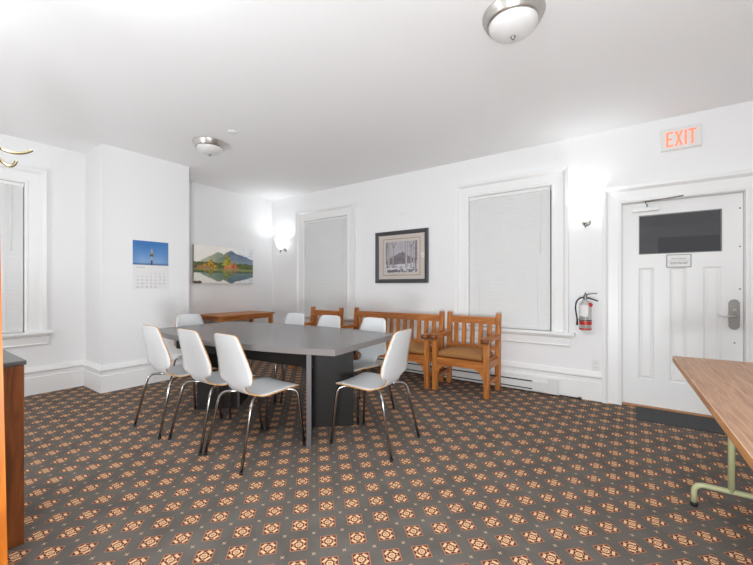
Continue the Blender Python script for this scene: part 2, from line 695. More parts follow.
b = MB()
DCP = [(0, 0.0), (0, 0.016), (0.012, 0.022), (0.022, 0.022), (0.030, 0.014), (0.115, 0.018), (0.123, 0.030), (0.138, 0.046), (0.168, 0.052), (0.168, 0.0)]
b.sweep([(D1[0], 0), (D1[0], D1[3]), (D1[1], D1[3]), (D1[1], 0)], DCP, to_back)
dp(b, 'door_casing', M['trim'])
LY0, LY1 = 4.485, 4.53       # leaf front and back
gx0, gx1, gz0, gz1 = 0.069, 0.672, 1.525, 1.905
pans = [(0.062, 0.188), (0.305, 0.431), (0.548, 0.674)]
pz0, pz1 = 0.272, 1.385
lx0, lx1, lz0, lz1 = D1[0] + 0.003, D1[1] - 0.003, 0.014, D1[3] - 0.003
b = MB()
b.box(lx0, gx0, LY0, LY1, gz0, gz1)
b.box(gx1, lx1, LY0, LY1, gz0, gz1)
b.box(lx0, lx1, LY0, LY1, gz1, lz1)
b.box(lx0, lx1, LY0, LY1, pz1, gz0)
b.box(lx0, lx1, LY0, LY1, lz0, pz0)
xs = [lx0] + [v for p in pans for v in p] + [lx1]
for i in range(0, len(xs), 2):
    b.box(xs[i], xs[i + 1], LY0, LY1, pz0, pz1)
for (p0, p1) in pans:      # sunk panel with sloping edges and a raised field
    y1 = LY0 + 0.014
    w = 0.016
    o_ = [(p0, pz0), (p1, pz0), (p1, pz1), (p0, pz1)]
    i_ = [(p0 + w, pz0 + w), (p1 - w, pz0 + w), (p1 - w, pz1 - w), (p0 + w, pz1 - w)]
    j_ = [(p0 + 2.1 * w, pz0 + 2.1 * w), (p1 - 2.1 * w, pz0 + 2.1 * w), (p1 - 2.1 * w, pz1 - 2.1 * w), (p0 + 2.1 * w, pz1 - 2.1 * w)]
    for k in range(4):
        k2 = (k + 1) % 4
        b.quad([(o_[k][0], LY0, o_[k][1]), (o_[k2][0], LY0, o_[k2][1]), (i_[k2][0], y1, i_[k2][1]), (i_[k][0], y1, i_[k][1])])
        b.quad([(i_[k][0], y1, i_[k][1]), (i_[k2][0], y1, i_[k2][1]), (j_[k2][0], LY0 + 0.005, j_[k2][1]), (j_[k][0], LY0 + 0.005, j_[k][1])])
    b.quad([(x, LY0 + 0.005, z) for x, z in j_])
leaf = dp(b, 'door_leaf', M['door'])
b = MB()
b.sweep([(gx0, gz0), (gx0, gz1), (gx1, gz1), (gx1, gz0)], [(-0.004, 0), (-0.004, 0.003), (0.0, 0.004), (0.004, 0.004), (0.004, 0)],
        lambda u, v, d: (u, LY0 - d, v), closed=True)
dp(b, 'glazing_bead', M['signmetal'])
b = MB()
b.box(gx0, gx1, 4.505, 4.511, gz0, gz1)
dp(b, 'pane', M['glass'])
b = MB()
b.box(lx0, lx1, LY0 - 0.045, LY1, 0.0, 0.013, 0.004)
dp(b, 'threshold', M['thresh'])
# jamb stop
b = MB()
b.box(D1[0], D1[0] + 0.012, LY1 + 0.002, LY1 + 0.03, 0, D1[3])
b.box(D1[1] - 0.012, D1[1], LY1 + 0.002, LY1 + 0.03, 0, D1[3])
b.box(D1[0], D1[1], LY1 + 0.002, LY1 + 0.03, D1[3] - 0.012, D1[3])
dp(b, 'door_stop', M['trim'])
# lockset
b = MB()
cx, z0, z1, hw = 0.754, 0.815, 1.085, 0.037
out = [(cx - hw, z0 + 0.03), (cx - hw * 0.7, z0 + 0.010), (cx - hw * 0.3, z0), (cx + hw * 0.3, z0), (cx + hw * 0.7, z0 + 0.010), (cx + hw, z0 + 0.03),
       (cx + hw, z1 - 0.03), (cx + hw * 0.7, z1 - 0.010), (cx + hw * 0.3, z1), (cx - hw * 0.3, z1), (cx - hw * 0.7, z1 - 0.010), (cx - hw, z1 - 0.03)]
b.prism(out, 'y', LY0 - 0.013, LY0, 0.003)
plate = dp(b, 'handle_plate', M['plate_metal'])
b = MB()
b.tube([(0.757, LY0 - 0.012, 0.938), (0.757, LY0 - 0.055, 0.938), (0.72, LY0 - 0.06, 0.936), (0.68, LY0 - 0.058, 0.930), (0.642, LY0 - 0.052, 0.940)],
       [0.012, 0.012, 0.009, 0.007, 0.006], 10)
dp(b, 'lever', M['nickel'], plate)
b = MB()
b.lathe([(0.0, 0.016), (0.012, 0.016), (0.014, 0.0)], (0.754, LY0 - 0.013, 0.990), 16, Matrix.Rotation(PI / 2, 3, 'X'))
b.box(0.740, 0.768, LY0 - 0.038, LY0 - 0.028, 0.985, 0.995, 0.002)
dp(b, 'thumb_turn', M['nickel'], plate)
for z, x in ((1.90, 0.793), (1.558, 0.793), (1.179, 0.793), (0.696, 0.758)):
    b = MB()
    b.lathe([(0.0, 0.005), (0.006, 0.003), (0.007, 0.0)], (x, LY0, z), 12, Matrix.Rotation(PI / 2, 3, 'X'))
    dp(b, 'stud', M['signmetal'])
# closer
b = MB()
b.box(0.010, 0.225, LY0 - 0.05, LY0, 1.945, 1.985, 0.006)
cl = dp(b, 'door_closer', M['trim'])
b = MB()
b.tube([(0.13, LY0 - 0.025, 1.985), (0.13, LY0 - 0.025, 2.012), (0.11, LY0 - 0.09, 2.028), (0.40, WY - 0.035, 2.048)], 0.006, 8)
dp(b, 'closer_arm', M['silver'], cl)
b = MB()
b.box(0.06, 0.42, WY - 0.034, WY - 0.014, 2.042, 2.060, 0.003)
b.box(0.40, 0.44, WY - 0.046, WY - 0.014, 2.036, 2.064, 0.003)
dp(b, 'closer_shoe', M['trim'], cl)

# sign on the door
sg = empty('door_sign', (0.373, LY0 - 0.001, 1.446))
tag(sg, 'small white notice plate on the door under its glass', 'sign')
b = MB()
b.box(-0.092, 0.092, -0.006, 0.0, -0.062, 0.062, 0.002)
b.build('plate_border', M['signmetal'], sg)
b = MB()
b.box(-0.086, 0.086, -0.008, -0.006, -0.056, 0.056)
b.build('plate', M['paper'], sg)
b = MB()
b.box(-0.086, 0.086, -0.0088, -0.0081, -0.001, 0.001)
for z, ws in ((0.021, (0.03, 0.012, 0.03, 0.02)), (-0.016, (0.02, 0.03, 0.025, 0.018, 0.02)), (-0.027, (0.03, 0.018, 0.03, 0.026))):
    x = -sum(ws) / 2 - 0.005 * (len(ws) - 1) / 2
    for w in ws:
        b.box(x, x + w, -0.0088, -0.0081, z - 0.0028, z + 0.0028)
        x += w + 0.005
b.build('lettering', M['ink'], sg)

# EXIT sign ----------------------------------------------------------------
ex = empty('exit_sign', (0.378, WY, 2.59))
tag(ex, 'lit white exit sign with salmon red letters above the door', 'sign')
b = MB()
b.box(-0.149, 0.149, -0.045, -0.001, -0.100, 0.100, 0.005)
b.build('housing', M['plate'], ex)


def letters(b, y0, y1, x, z0, h):
    s = 0.017
    w = 0.052
    b.box(x, x + s, y0, y1, z0, z0 + h)
    for zz in (z0, z0 + h / 2 - s / 2, z0 + h - s):
        b.box(x + s, x + w * (0.86 if zz > z0 and zz < z0 + h - s - 0.001 else 1), y0, y1, zz, zz + s)
    x += w + 0.010
    for sgn in (1, -1):
        p0 = (x, z0) if sgn > 0 else (x, z0 + h)
        p1 = (x + 0.062 - s, z0 + h) if sgn > 0 else (x + 0.062 - s, z0)
        b.prism([p0, (p0[0] + s, p0[1]), (p1[0] + s, p1[1]), p1], 'y', y0 - 0.0002 * (sgn > 0), y1)
    x += 0.062 + 0.010
    b.box(x, x + s, y0, y1, z0, z0 + h)
    x += s + 0.010
    b.box(x, x + 0.056, y0, y1, z0 + h - s, z0 + h)
    b.box(x + 0.028 - s / 2, x + 0.028 + s / 2, y0, y1, z0, z0 + h - s)


b = MB()
letters(b, -0.0475, -0.0452, -0.106, -0.072, 0.138)
b.build('exit_letters', M['exit'], ex)
b = MB()
b.lathe([(0.0, -0.006), (0.006, -0.004), (0.006, 0.0)], (-0.02, -0.025, -0.100), 10)
b.build('indicator_lamp', M['exit'], ex)


# ------------------------------------------------------------------ meeting table
TB = empty('meeting_table', (-2.90, 2.26, 0), math.radians(5))
tag(TB, 'large grey boat-shaped meeting table on charcoal angled panels', 'table')
TZ = 0.76


def boat(hl, he, hm, n=24):
    pts = []
    for i in range(n + 1):
        x = -hl + 2 * hl * i / n
        pts.append((x, -(he + (hm - he) * (1 - (x / hl) ** 2))))
    for i in range(n + 1):
        x = hl - 2 * hl * i / n
        pts.append((x, he + (hm - 0.03 - he) * (1 - (x / hl) ** 2)))
    return pts


b = MB()
b.mi = 1
b.prism(boat(1.17, 0.475, 0.645), 'z', TZ - 0.046, TZ)
for f in b.bm.faces:
    if all(abs(v.co.z - TZ) < 1e-5 for v in f.verts):
        f.material_index = 0
o = b.build('tabletop', [M['tabletop'], M['tableedge']], TB)
bv = o.modifiers.new('bevel', 'BEVEL')
bv.width = 0.003
bv.segments = 2
bv.limit_method = 'ANGLE'


def slab(p, q, z0, z1, th, name, parent):
    p, q = Vector(p), Vector(q)
    d = (q - p).normalized()
    n = Vector((-d.y, d.x)) * th / 2
    b = MB()
    b.mi = 0
    b.prism([tuple(p - n), tuple(q - n), tuple(q + n), tuple(p + n)], 'z', z0, z1)
    b.bm.faces.ensure_lookup_table()
    # end faces take the lighter edge band
    for f in b.bm.faces:
        c = f.calc_center_median()
        for e in (p, q):
            if (Vector((c.x, c.y)) - e).length < 1e-4:
                f.material_index = 1
    return b.build(name, [M['tablebase'], M['baseedge']], parent)


# measured apex / tips of the two V-shaped pedestals, in the table's own axes
def loc(p):
    v = Vector((p[0] + 2.90, p[1] - 2.26))
    a = math.radians(-5)
    return (v.x * math.cos(a) - v.y * math.sin(a), v.x * math.sin(a) + v.y * math.cos(a))


RA, RN, RF = loc((-2.24, 2.19)), loc((-1.965, 1.905)), loc((-1.975, 2.445))
LA, LN, LF = loc((-3.20, 2.13)), loc((-3.462, 1.868)), loc((-3.44, 2.40))
slab(RA, RN, 0.0, TZ - 0.047, 0.036, 'pedestal_panel', TB)
slab(RA, RF, 0.0, TZ - 0.047, 0.036, 'pedestal_panel', TB)
slab(LA, LN, 0.0, TZ - 0.047, 0.036, 'pedestal_panel', TB)
slab(LA, LF, 0.0, TZ - 0.047, 0.036, 'pedestal_panel', TB)
slab(loc((-3.84, 1.86)), loc((-2.06, 2.02)), 0.56, TZ - 0.047, 0.03, 'apron', TB)
slab((-0.93, 0.36), (0.80, 0.36), 0.56, TZ - 0.047, 0.03, 'apron', TB)


# ------------------------------------------------------------------ chairs
def chair_shell():
    path = [(0.250, 0.446, .172), (0.244, 0.450, .192), (0.225, 0.455, .202), (0.16, 0.457, .206), (0.06, 0.452, .208), (-0.03, 0.447, .208), (-0.060, 0.446, .203),
            (-0.078, 0.446, .186), (-0.088, 0.447, .158), (-0.098, 0.449, .126), (-0.116, 0.456, .110), (-0.135, 0.470, .104), (-0.150, 0.492, .104), (-0.158, 0.512, .108), (-0.163, 0.526, .132),
            (-0.166, 0.536, .178), (-0.170, 0.550, .203), (-0.176, 0.572, .210), (-0.188, 0.62, .204), (-0.206, 0.69, .188), (-0.224, 0.76, .172), (-0.239, 0.82, .158),
            (-0.247, 0.853, .148), (-0.251, 0.868, .138), (-0.254, 0.876, .120), (-0.255, 0.880, .09)]
    bm = bmesh.new()
    rows = []
    n = 10
    for (y, z, w) in path:
        row = []
        for i in range(n + 1):
            s = -1 + 2 * i / n
            back = max(0.0, min(1.0, (z - 0.54) / 0.1))
            seat = 1 - max(0.0, min(1.0, (z - 0.455) / 0.03)) if y < 0.26 else 0
            # back curves a little round the sitter, seat is dished
            row.append(bm.verts.new((s * w, y + 0.022 * back * (s * w / 0.2) ** 2, z + 0.006 * seat * (s * w / 0.2) ** 2)))
        rows.append(row)
    for A, B in zip(rows, rows[1:]):
        for i in range(n):
            f = bm.faces.new([A[i], A[i + 1], B[i + 1], B[i]])
            f.smooth = True
    return bm


CH = empty('meeting_chair')
b = MB()
b.bm = chair_shell()
sh = b.build('seat_shell', [M['shell'], M['ply']], CH, fixn=True)
md = sh.modifiers.new('ply', 'SOLIDIFY')
md.thickness = 0.011
md.offset = 0
md.use_rim = True
md.material_offset_rim = 1
for sx in (-1, 1):
    for sy in (-1, 1):
        b = MB()
        foot = (sx * 0.225, sy * 0.262, 0.012)
        knee = (sx * (0.195), (0.225 if sy > 0 else -0.165), 0.436)
        inner = (sx * 0.06, (0.07 if sy > 0 else -0.02), 0.434)
        b.tube([foot, knee, inner], 0.0105, 10, fillet=0.06)
        lg = b.build('leg', M['chrome'], CH)
        b = MB()
        b.tube([(foot[0], foot[1], 0.0), (foot[0], foot[1], 0.018)], 0.013, 10)
        b.build('foot_glide', M['black'], lg)
b = MB()
b.box(-0.085, 0.085, -0.05, 0.10, 0.4345, 0.4405, 0.002)
b.build('seat_mount', M['blackplastic'], CH)

G = 'white laminate chairs round the meeting table'
chairs = [
    (-3.255, 1.59, 0, 'white chair at the near side of table, leftmost of the three there'),
    (-2.735, 1.635, 0, 'white chair at the near side of table, middle one of the three there'),
    (-2.250, 1.65, -2, 'white chair at the near side of table, rightmost of the three there'),
    (-1.625, 2.29, 94, 'white chair drawn out at the right hand end of the grey table'),
    (-2.15, 2.745, 176, 'white chair on the far side of table, in front of the long bench'),
    (-2.705, 2.71, 180, 'white chair on the far side of table, in front of the left wooden armchair'),
    (-3.235, 2.69, 181, 'white chair on the far side of table, nearest to the room corner'),
    (-3.90, 2.15, -84, 'white chair at the left hand end of table, in front of the chimney breast'),
]
for i, (x, y, a, lab) in enumerate(chairs):
    o = CH if i == 0 else copy_tree(CH)
    o.location = (x, y, 0)
    o.rotation_euler = (0, 0, math.radians(a))
    tag(o, lab, 'chair', G)


# ------------------------------------------------------------------ wooden bench and armchairs
def arm_seat(name, W, nsl, loc_, label, cat, group=None, rz=0.0):
    """local: x across, y=0 at the rear, front at -y."""
    r = empty(name, loc_, rz)
    tag(r, label, cat, group)
    hw = W / 2
    dp_ = 0.45
    ps = 0.055
    for s in (-1, 1):
        x0, x1 = (hw - ps, hw) if s > 0 else (-hw, -hw + ps)
        b = MB()      # rear leg runs on as the raked back post
        b.prism([(-0.055, 0), (0, 0), (0.0, 0.40), (0.028, 0.882), (-0.020, 0.882), (-0.055, 0.40)], 'x', x0, x1, 0.004)
        b.build('back_post', M['teakz'], r)
        b = MB()
        b.box(x0, x1, -dp_, -dp_ + ps, 0, 0.60, 0.004)
        b.build('leg', M['teakz'], r)
        b = MB()      # arm with a rolled front end
        xa, xb = (hw - ps - 0.012, hw + 0.008) if s > 0 else (-hw - 0.008, -hw + ps + 0.012)
        pr = [(-0.03, 0.608), (-0.03, 0.648), (-0.20, 0.640), (-dp_ + 0.04, 0.641), (-dp_ - 0.015, 0.640)]
        for k in range(9):
            t = PI / 2 + k * PI / 8
            pr.append((-dp_ - 0.022 + 0.026 * math.cos(t), 0.614 + 0.026 * math.sin(t)))
        pr += [(-dp_ + 0.03, 0.602), (-0.2, 0.602)]
        b.mi = 0
        b.prism(pr, 'x', xa, xb, 0.003)
        arm = b.build('armrest', M['teak'], r)
        b = MB()
        b.tube([(xa - 0.001, -dp_ - 0.023, 0.614), (xb + 0.001, -dp_ - 0.023, 0.614)], 0.0262, 18)
        b.build('arm_end_grain', M['endgrain'], arm)
        b = MB()      # side seat rail and low stretcher
        xm = (x0 + x1) / 2
        b.box(xm - 0.014, xm + 0.014, -dp_ + ps, -0.05, 0.30, 0.385, 0.003)
        b.build('side_rail', M['teak'], r)
        b = MB()
        b.box(xm - 0.014, xm + 0.014, -dp_ + ps, -0.05, 0.13, 0.175, 0.003)
        b.build('stretcher', M['teak'], r)
        b = MB()      # curved bracket under the front rail
        xi = hw - ps
        n = 8
        pr = [(s * xi, 0.30), (s * (xi - 0.105), 0.30)]
        for k in range(n + 1):
            t = k / n * PI / 2
            pr.append((s * (xi - 0.10 + 0.078 * math.sin(t)), 0.288 - 0.085 * (1 - math.cos(t))))
        pr.append((s * xi, 0.185))
        b.prism(pr, 'y', -dp_ + 0.012, -dp_ + 0.04)
        b.build('bracket', M['teakx'], r)
    b = MB()
    b.box(-hw + ps, hw - ps, -dp_ + 0.008, -dp_ + 0.045, 0.30, 0.385, 0.003)
    b.build('front_rail', M['teakx'], r)
    b = MB()
    b.box(-hw + ps, hw - ps, -0.045, -0.015, 0.30, 0.385, 0.003)
    b.build('rear_rail', M['teakx'], r)
    for k in range(4):
        b = MB()
        y = -dp_ + 0.05 + k * 0.092
        b.box(-hw + 0.03, hw - 0.03, y, y + 0.075, 0.386, 0.404, 0.003)
        b.build('seat_slat', M['teakx'], r)
    rk = Matrix.Translation((0, 0, 0))
    b = MB()
    b.prism([(-0.045, 0.755), (-0.014, 0.755), (-0.008, 0.825), (-0.014, 0.838), (-0.032, 0.838), (-0.039, 0.825)], 'x', -hw + ps, hw - ps, 0.003)
    b.build('top_rail', M['teakx'], r)
    b = MB()
    b.prism([(-0.058, 0.455), (-0.030, 0.455), (-0.027, 0.50), (-0.055, 0.50)], 'x', -hw + ps, hw - ps, 0.003)
    b.build('lower_back_rail', M['teakx'], r)
    inner = W - 2 * ps
    pitch = inner / (nsl + 0.35)
    for k in range(nsl):
        x = -inner / 2 + pitch * (k + 0.675)
        b = MB()
        w = 0.026
        b.prism([(-0.050, 0.50), (-0.036, 0.50), (-0.020, 0.757), (-0.034, 0.757)], 'x', x - w, x + w)
        b.build('back_slat', M['teakz'], r)
    return r


ya = 4.245
arm_seat('wooden_armchair', 0.66, 5, (-1.562, ya, 0), 'honey-brown wooden armchair with tan cushion standing under the large window', 'armchair', 'wooden armchairs')
arm_seat('wooden_bench', 1.42, 12, (-2.643, ya - 0.04, 0), 'long honey-brown slatted wooden bench along the back wall beneath the framed print', 'bench', None, math.radians(0.8))
arm_seat('wooden_armchair', 0.63, 5, (-3.755, 4.01, 0), 'honey-brown wooden armchair behind the meeting table at the left end of the long bench', 'armchair', 'wooden armchairs')


def cushion(x, y, z, w, d, h, label, rz=0.0):
    b = MB()
    b.box(-w / 2, w / 2, -d / 2, d / 2, 0, h)
    bmesh.ops.subdivide_edges(b.bm, edges=b.bm.edges[:], cuts=5, use_grid_fill=True)
    for v in b.bm.verts:
        fx, fy = v.co.x / (w / 2), v.co.y / (d / 2)
        e = max(abs(fx), abs(fy))
        if v.co.z > h * 0.5:
            v.co.z -= 0.45 * h * max(0, e - 0.8) / 0.2 * (v.co.z / h)
        v.co.z += 0.004 * math.sin(v.co.x * 17 + 1) * (v.co.z / h)
        if v.co.z < h * 0.1:
            v.co.z = 0.0
    for f in b.bm.faces:
        f.smooth = True
    o = b.build('seat_cushion', M['cushion'], None, (x, y, z), (0, 0, rz))
    sb = o.modifiers.new('soft', 'SUBSURF')
    sb.levels = 1
    sb.render_levels = 2
    return tag(o, label, 'cushion', 'tan seat cushions')


cushion(-1.562, ya - 0.270, 0.405, 0.53, 0.38, 0.085, 'tan fabric cushion on the armchair under the window')
cushion(-2.639, ya - 0.308, 0.405, 1.29, 0.38, 0.085, 'long tan fabric cushion on the slatted bench', math.radians(0.8))


# ------------------------------------------------------------------ side table in the recess
st = empty('side_table', (-5.19, 3.455, 0))
tag(st, 'plain brown wooden side table under the lake picture', 'table')
b = MB()
b.box(-0.315, 0.305, -0.495, 0.495, 0.735, 0.763, 0.004)
b.build('tabletop', M['teak'], st)
for s in (-1, 1):
    b = MB()
    b.box(s * 0.27 - 0.012, s * 0.27 + 0.012, -0.42, 0.42, 0.678, 0.735)
    b.build('apron', M['teak'], st)
    b = MB()
    b.box(-0.26, 0.26, s * 0.445 - 0.012, s * 0.445 + 0.012, 0.678, 0.735)
    b.build('apron', M['teakx'], st)
for sx in (-1, 1):
    for sy in (-1, 1):
        b = MB()
        b.box(sx * 0.265 - 0.027, sx * 0.265 + 0.027, sy * 0.445 - 0.027, sy * 0.445 + 0.027, 0, 0.735, 0.004)
        b.build('leg', M['teakz'], st)


# ------------------------------------------------------------------ pictures
def sstep(a, b_, x):
    t = max(0.0, min(1.0, (x - a) / (b_ - a)))
    return t * t * (3 - 2 * t)


def mixc(a, b_, t):
    return tuple(p + (q - p) * t for p, q in zip(a, b_))


def hsh(i, j):
    v = math.sin(i * 127.1 + j * 311.7) * 43758.5453
    return v - math.floor(v)


def vn(x, y):
    i, j = math.floor(x), math.floor(y)
    fx, fy = x - i, y - j
    fx, fy = fx * fx * (3 - 2 * fx), fy * fy * (3 - 2 * fy)
    return (hsh(i, j) * (1 - fx) + hsh(i + 1, j) * fx) * (1 - fy) + (hsh(i, j + 1) * (1 - fx) + hsh(i + 1, j + 1) * fx) * fy


def landscape(u, v):
    hz = 0.41
    wob = 0.012 * (vn(u * 38, v * 38) - 0.5)

    def scene(u, h):        # h: height above the waterline, 0..0.6
        n = vn(u * 9, h * 12) * 0.6 + vn(u * 25, h * 30) * 0.4
        sky = mixc((252, 247, 238), (168, 190, 224), sstep(0.55, 1.0, u) * sstep(0.2, 0.7, n))
        c = mixc(sky, (253, 251, 246), sstep(0.4, 0.7, n) * 0.8)
        m2 = 0.50 - abs(u - 0.585) * (1.2 if u < 0.585 else 0.52) + 0.05 * (vn(u * 16, 7) - 0.5)
        c = mixc(c, mixc(mixc((92, 110, 140), (128, 146, 160), n), (168, 176, 176), 0.5 * sstep(0.4, 0.05, h)), sstep(-0.008, 0.012, m2 - h))
        m1 = 0.46 - abs(u - 0.37) * (1.05 if u < 0.37 else 0.85) + 0.05 * (vn(u * 14, 3) - 0.5)
        g = mixc(mixc((112, 132, 108), (160, 170, 142), n), (214, 210, 178), 0.55 * sstep(0.5, 0.1, u))
        c = mixc(c, g, 0.9 * sstep(-0.010, 0.014, m1 - h))
        f1 = 0.13 + 0.035 * vn(u * 30, 1) + 0.05 * max(0, 0.1 - u)
        c = mixc(c, mixc((52, 76, 46), (112, 122, 64), vn(u * 24, h * 30)), sstep(-0.012, 0.012, f1 - h))
        # golden shore on the left
        t = 0.10 + 0.17 * max(0, 1 - abs(u - 0.265) / 0.045) + 0.05 * max(0, 1 - abs(u - 0.18) / 0.05)
        if 0.12 < u < 0.36 and h < t - 0.6 * max(0, abs(u - 0.25) - 0.08) + 0.03 * (n - 0.5):
            c = mixc((226, 172, 46), (110, 100, 30), sstep(0.25, 0.8, vn(u * 44, h * 40)))
        if u < 0.24 and h < 0.05 + 0.02 * n:
            c = mixc((214, 150, 104), (170, 110, 74), vn(u * 30, h * 50))
        if u < 0.05 and h < 0.2 * vn(u * 60, h * 20) + 0.02:
            c = mixc((70, 80, 40), (150, 120, 50), n)
        # main island: warm rock, reddish shrubs and a tall tree
        if abs(u - 0.615) < 0.14 and h < 0.16 * (1 - ((u - 0.60) / 0.15) ** 2) + 0.02 * (n - 0.5):
            c = mixc(mixc((232, 156, 92), (196, 110, 66), n), (116, 60, 62), sstep(0.58, 0.66, u) * sstep(0.3, 0.8, vn(u * 36, h * 36)))
        tw = 0.10 * (1 - (h - 0.05) / 0.42)
        if 0.08 < h < 0.47 and abs(u - 0.53) < tw * (0.45 + 0.8 * vn(h * 46, 2 + (u > 0.53))):
            c = mixc((196, 176, 62), (92, 104, 40), sstep(0.25, 0.75, vn(u * 44, h * 44)))
        return c
    if v >= hz:
        return scene(u + wob, v - hz + wob)
    d = hz - v
    c = scene(u + 0.014 * (vn(u * 8, v * 70) - 0.5), d * 1.22)
    c = mixc(c, (74, 104, 92), 0.40 if (c[0] + c[2]) < 420 else 0.08)
    if d < 0.07:
        c = mixc(c, (190, 176, 96), 0.45)
    if u < 0.12 and v < 0.05 + 0.04 * vn(u * 50, 9):
        c = (96, 70, 62)
    return c


cv = empty('lake_picture', (WXR, 3.435, 1.545))
tag(cv, 'frameless canvas print of a mountain lake with autumn trees', 'picture')
b = MB()
b.box(0.002, 0.039, -0.531, 0.531, -0.301, 0.301, 0.002)
b.build('canvas', M['canvasedge'], cv)
picture('printed_face', 1.062, 0.602, 150, 84, landscape, lambda a, c: (0.0398, -0.531 + a, -0.301 + c), cv)


def tower(u, v):
    c = mixc((136, 172, 214), (58, 118, 184), sstep(0.0, 1.0, v + 0.1 * (vn(u * 5, v * 4) - 0.5)))
    c = mixc(c, (84, 130, 186), 0.5 * sstep(0.3, 0.9, abs(u - 0.5) * 1.6))
    if v < 0.10:
        c = mixc((70, 90, 130), c, v / 0.10)
    du = abs(u - 0.52)
    if v < 0.40 and du < 0.022:
        c = (60, 66, 84) if v < 0.2 else (168, 170, 180)
    if 0.36 < v < 0.44 and du < 0.055:
        c = (80, 84, 100)
    if 0.44 < v < 0.56 and du < 0.045:
        c = (146, 138, 132)
    if 0.56 < v < 0.70 and du < 0.03 * (1 - (v - 0.56) / 0.16):
        c = (180, 176, 176)
    return c


cal = empty('wall_calendar', (BX, 2.033, 1.46))
tag(cal, 'hanging wall calendar with blue sky tower photo', 'calendar')
b = MB()
b.box(0.001, 0.005, -0.202, 0.202, -0.293, 0.002)
b.build('date_page', M['paper'], cal)
b = MB()
b.box(0.001, 0.0055, -0.203, 0.203, 0.003, 0.296)
b.build('photo_page', M['paper'], cal)
picture('photo', 0.406, 0.293, 64, 48, tower, lambda a, c: (0.0062, -0.203 + a, 0.003 + c), cal)
R_left = Matrix(((0, 0, 1, 0), (1, 0, 0, 0), (0, 1, 0, 0), (0, 0, 0, 1)))
dm = bmesh.new()
for rI in range(5):         # day numerals, five weeks of seven columns
    for cI in range(7):
        d = rI * 7 + cI - 2
        if 1 <= d <= 30:
            cu = bpy.data.curves.new('day', 'FONT')
            cu.body = str(d)
            cu.size = 0.026
            cu.align_x = 'CENTER'
            cu.extrude = 0.0002
            tmp = bpy.data.objects.new('day', cu)
            me = bpy.data.meshes.new_from_object(tmp)
            me.transform(Matrix.Translation((0.0054, -0.150 + cI * 0.050, -0.105 - rI * 0.043)) @ R_left)
            dm.from_mesh(me)
            bpy.data.objects.remove(tmp)
            bpy.data.curves.remove(cu)
            bpy.data.meshes.remove(me)
b = MB()
b.bm.free()
b.bm = dm
dt = b.build('date_numerals', M['ink'], cal, fixn=False)
dt['kind'] = 'stuff'
b = MB()
b.box(0.0051, 0.0057, -0.165, -0.07, -0.030, -0.026)
b.build('heading_line', M['ink'], cal)
b = MB()
b.lathe([(0.0, 0.006), (0.006, 0.004), (0.006, 0.0)], (0.0, 0.0, 0.300), 10, Matrix.Rotation(PI / 2, 3, 'Y'))
b.build('pin', M['plate'], cal)


def forest(u, v):
    n = vn(u * 12, v * 12)
    c = mixc((176, 168, 174), (198, 191, 196), n)
    m = 0.66 - abs(u - 0.52) * 0.55 + 0.05 * (vn(u * 20, 2) - 0.5)
    c = mixc(c, mixc((108, 96, 104), (132, 119, 126), n), sstep(-0.02, 0.02, m - v) * sstep(0.44, 0.36, abs(u - 0.52)))
    g = 0.24 + 0.07 * vn(u * 7, 4)
    c = mixc(c, mixc((222, 218, 220), (162, 154, 160), sstep(0.35, 0.8, vn(u * 16, v * 40))), sstep(-0.02, 0.02, g - v))
    for (x, w, top, lite) in ((0.05, 0.018, 1, 0), (0.12, 0.028, 1, 1), (0.25, 0.018, 0.98, 1), (0.66, 0.036, 1, 1), (0.81, 0.020, 0.9, 1), (0.89, 0.018, 0.95, 1), (0.96, 0.026, 1, 0)):
        d = abs(u - x + 0.02 * (vn(v * 4, x * 50) - 0.5))
        if d < w and 0.14 < v < top:
            e = (88, 76, 80)
            c = mixc((196, 186, 186), e, sstep(0.35, 0.95, d / w)) if lite else mixc(e, (130, 118, 120), n)
    for x in (0.27, 0.82):
        if abs((v - 0.80) - abs(u - x) * 2.2) < 0.022 and abs(u - x) < 0.08:
            c = (112, 100, 104)
    if v < 0.09 and vn(u * 24, v * 30) > 0.52:
        c = (92, 84, 90)
    return c


fp = empty('framed_print', (-2.6885, WY, 1.621))
tag(fp, 'black framed print of bare winter trees with cream mat', 'picture')
hw, hh = 0.4375, 0.374
b = MB()
b.sweep([(-hw + 0.055, -hh + 0.055), (-hw + 0.055, hh - 0.055), (hw - 0.055, hh - 0.055), (hw - 0.055, -hh + 0.055)],
        [(0, 0.001), (0, 0.018), (0.012, 0.024), (0.045, 0.034), (0.055, 0.030), (0.055, 0.001)], lambda u, v, d: (u, -d, v), closed=True)
b.build('frame', M['frame'], fp)
b = MB()
b.box(-hw + 0.054, hw - 0.054, -0.008, -0.001, -hh + 0.054, hh - 0.054)
b.build('mat', M['matboard'], fp)
iw, ih = 0.268, 0.222
b = MB()
b.sweep([(-iw - 0.036, -ih - 0.036), (-iw - 0.036, ih + 0.036), (iw + 0.036, ih + 0.036), (iw + 0.036, -ih - 0.036)],
        [(0, 0.008), (0, 0.0092), (0.008, 0.0092), (0.008, 0.008)], lambda u, v, d: (u, -d, v), closed=True)
b.build('mat_line', M['gold'], fp)
picture('print', 2 * iw, 2 * ih, 90, 74, forest, lambda a, c: (-iw + a, -0.0088, -ih + c), fp)
b = MB()
b.box(-hw + 0.0555, hw - 0.0555, -0.015, -0.012, -hh + 0.0555, hh - 0.0555)
b.build('glazing', M['glass'], fp)

# small hook above the print
b = MB()
b.tube([(-0.03, -0.003, 0.012), (-0.022, -0.006, -0.004), (0.0, -0.008, -0.012), (0.022, -0.006, -0.004), (0.03, -0.003, 0.012)], 0.0045, 8)
tag(b.build('picture_hook', M['plate'], None, (-2.68, WY, 2.235)), 'small white hook on the bare wall above the framed print', 'hook')


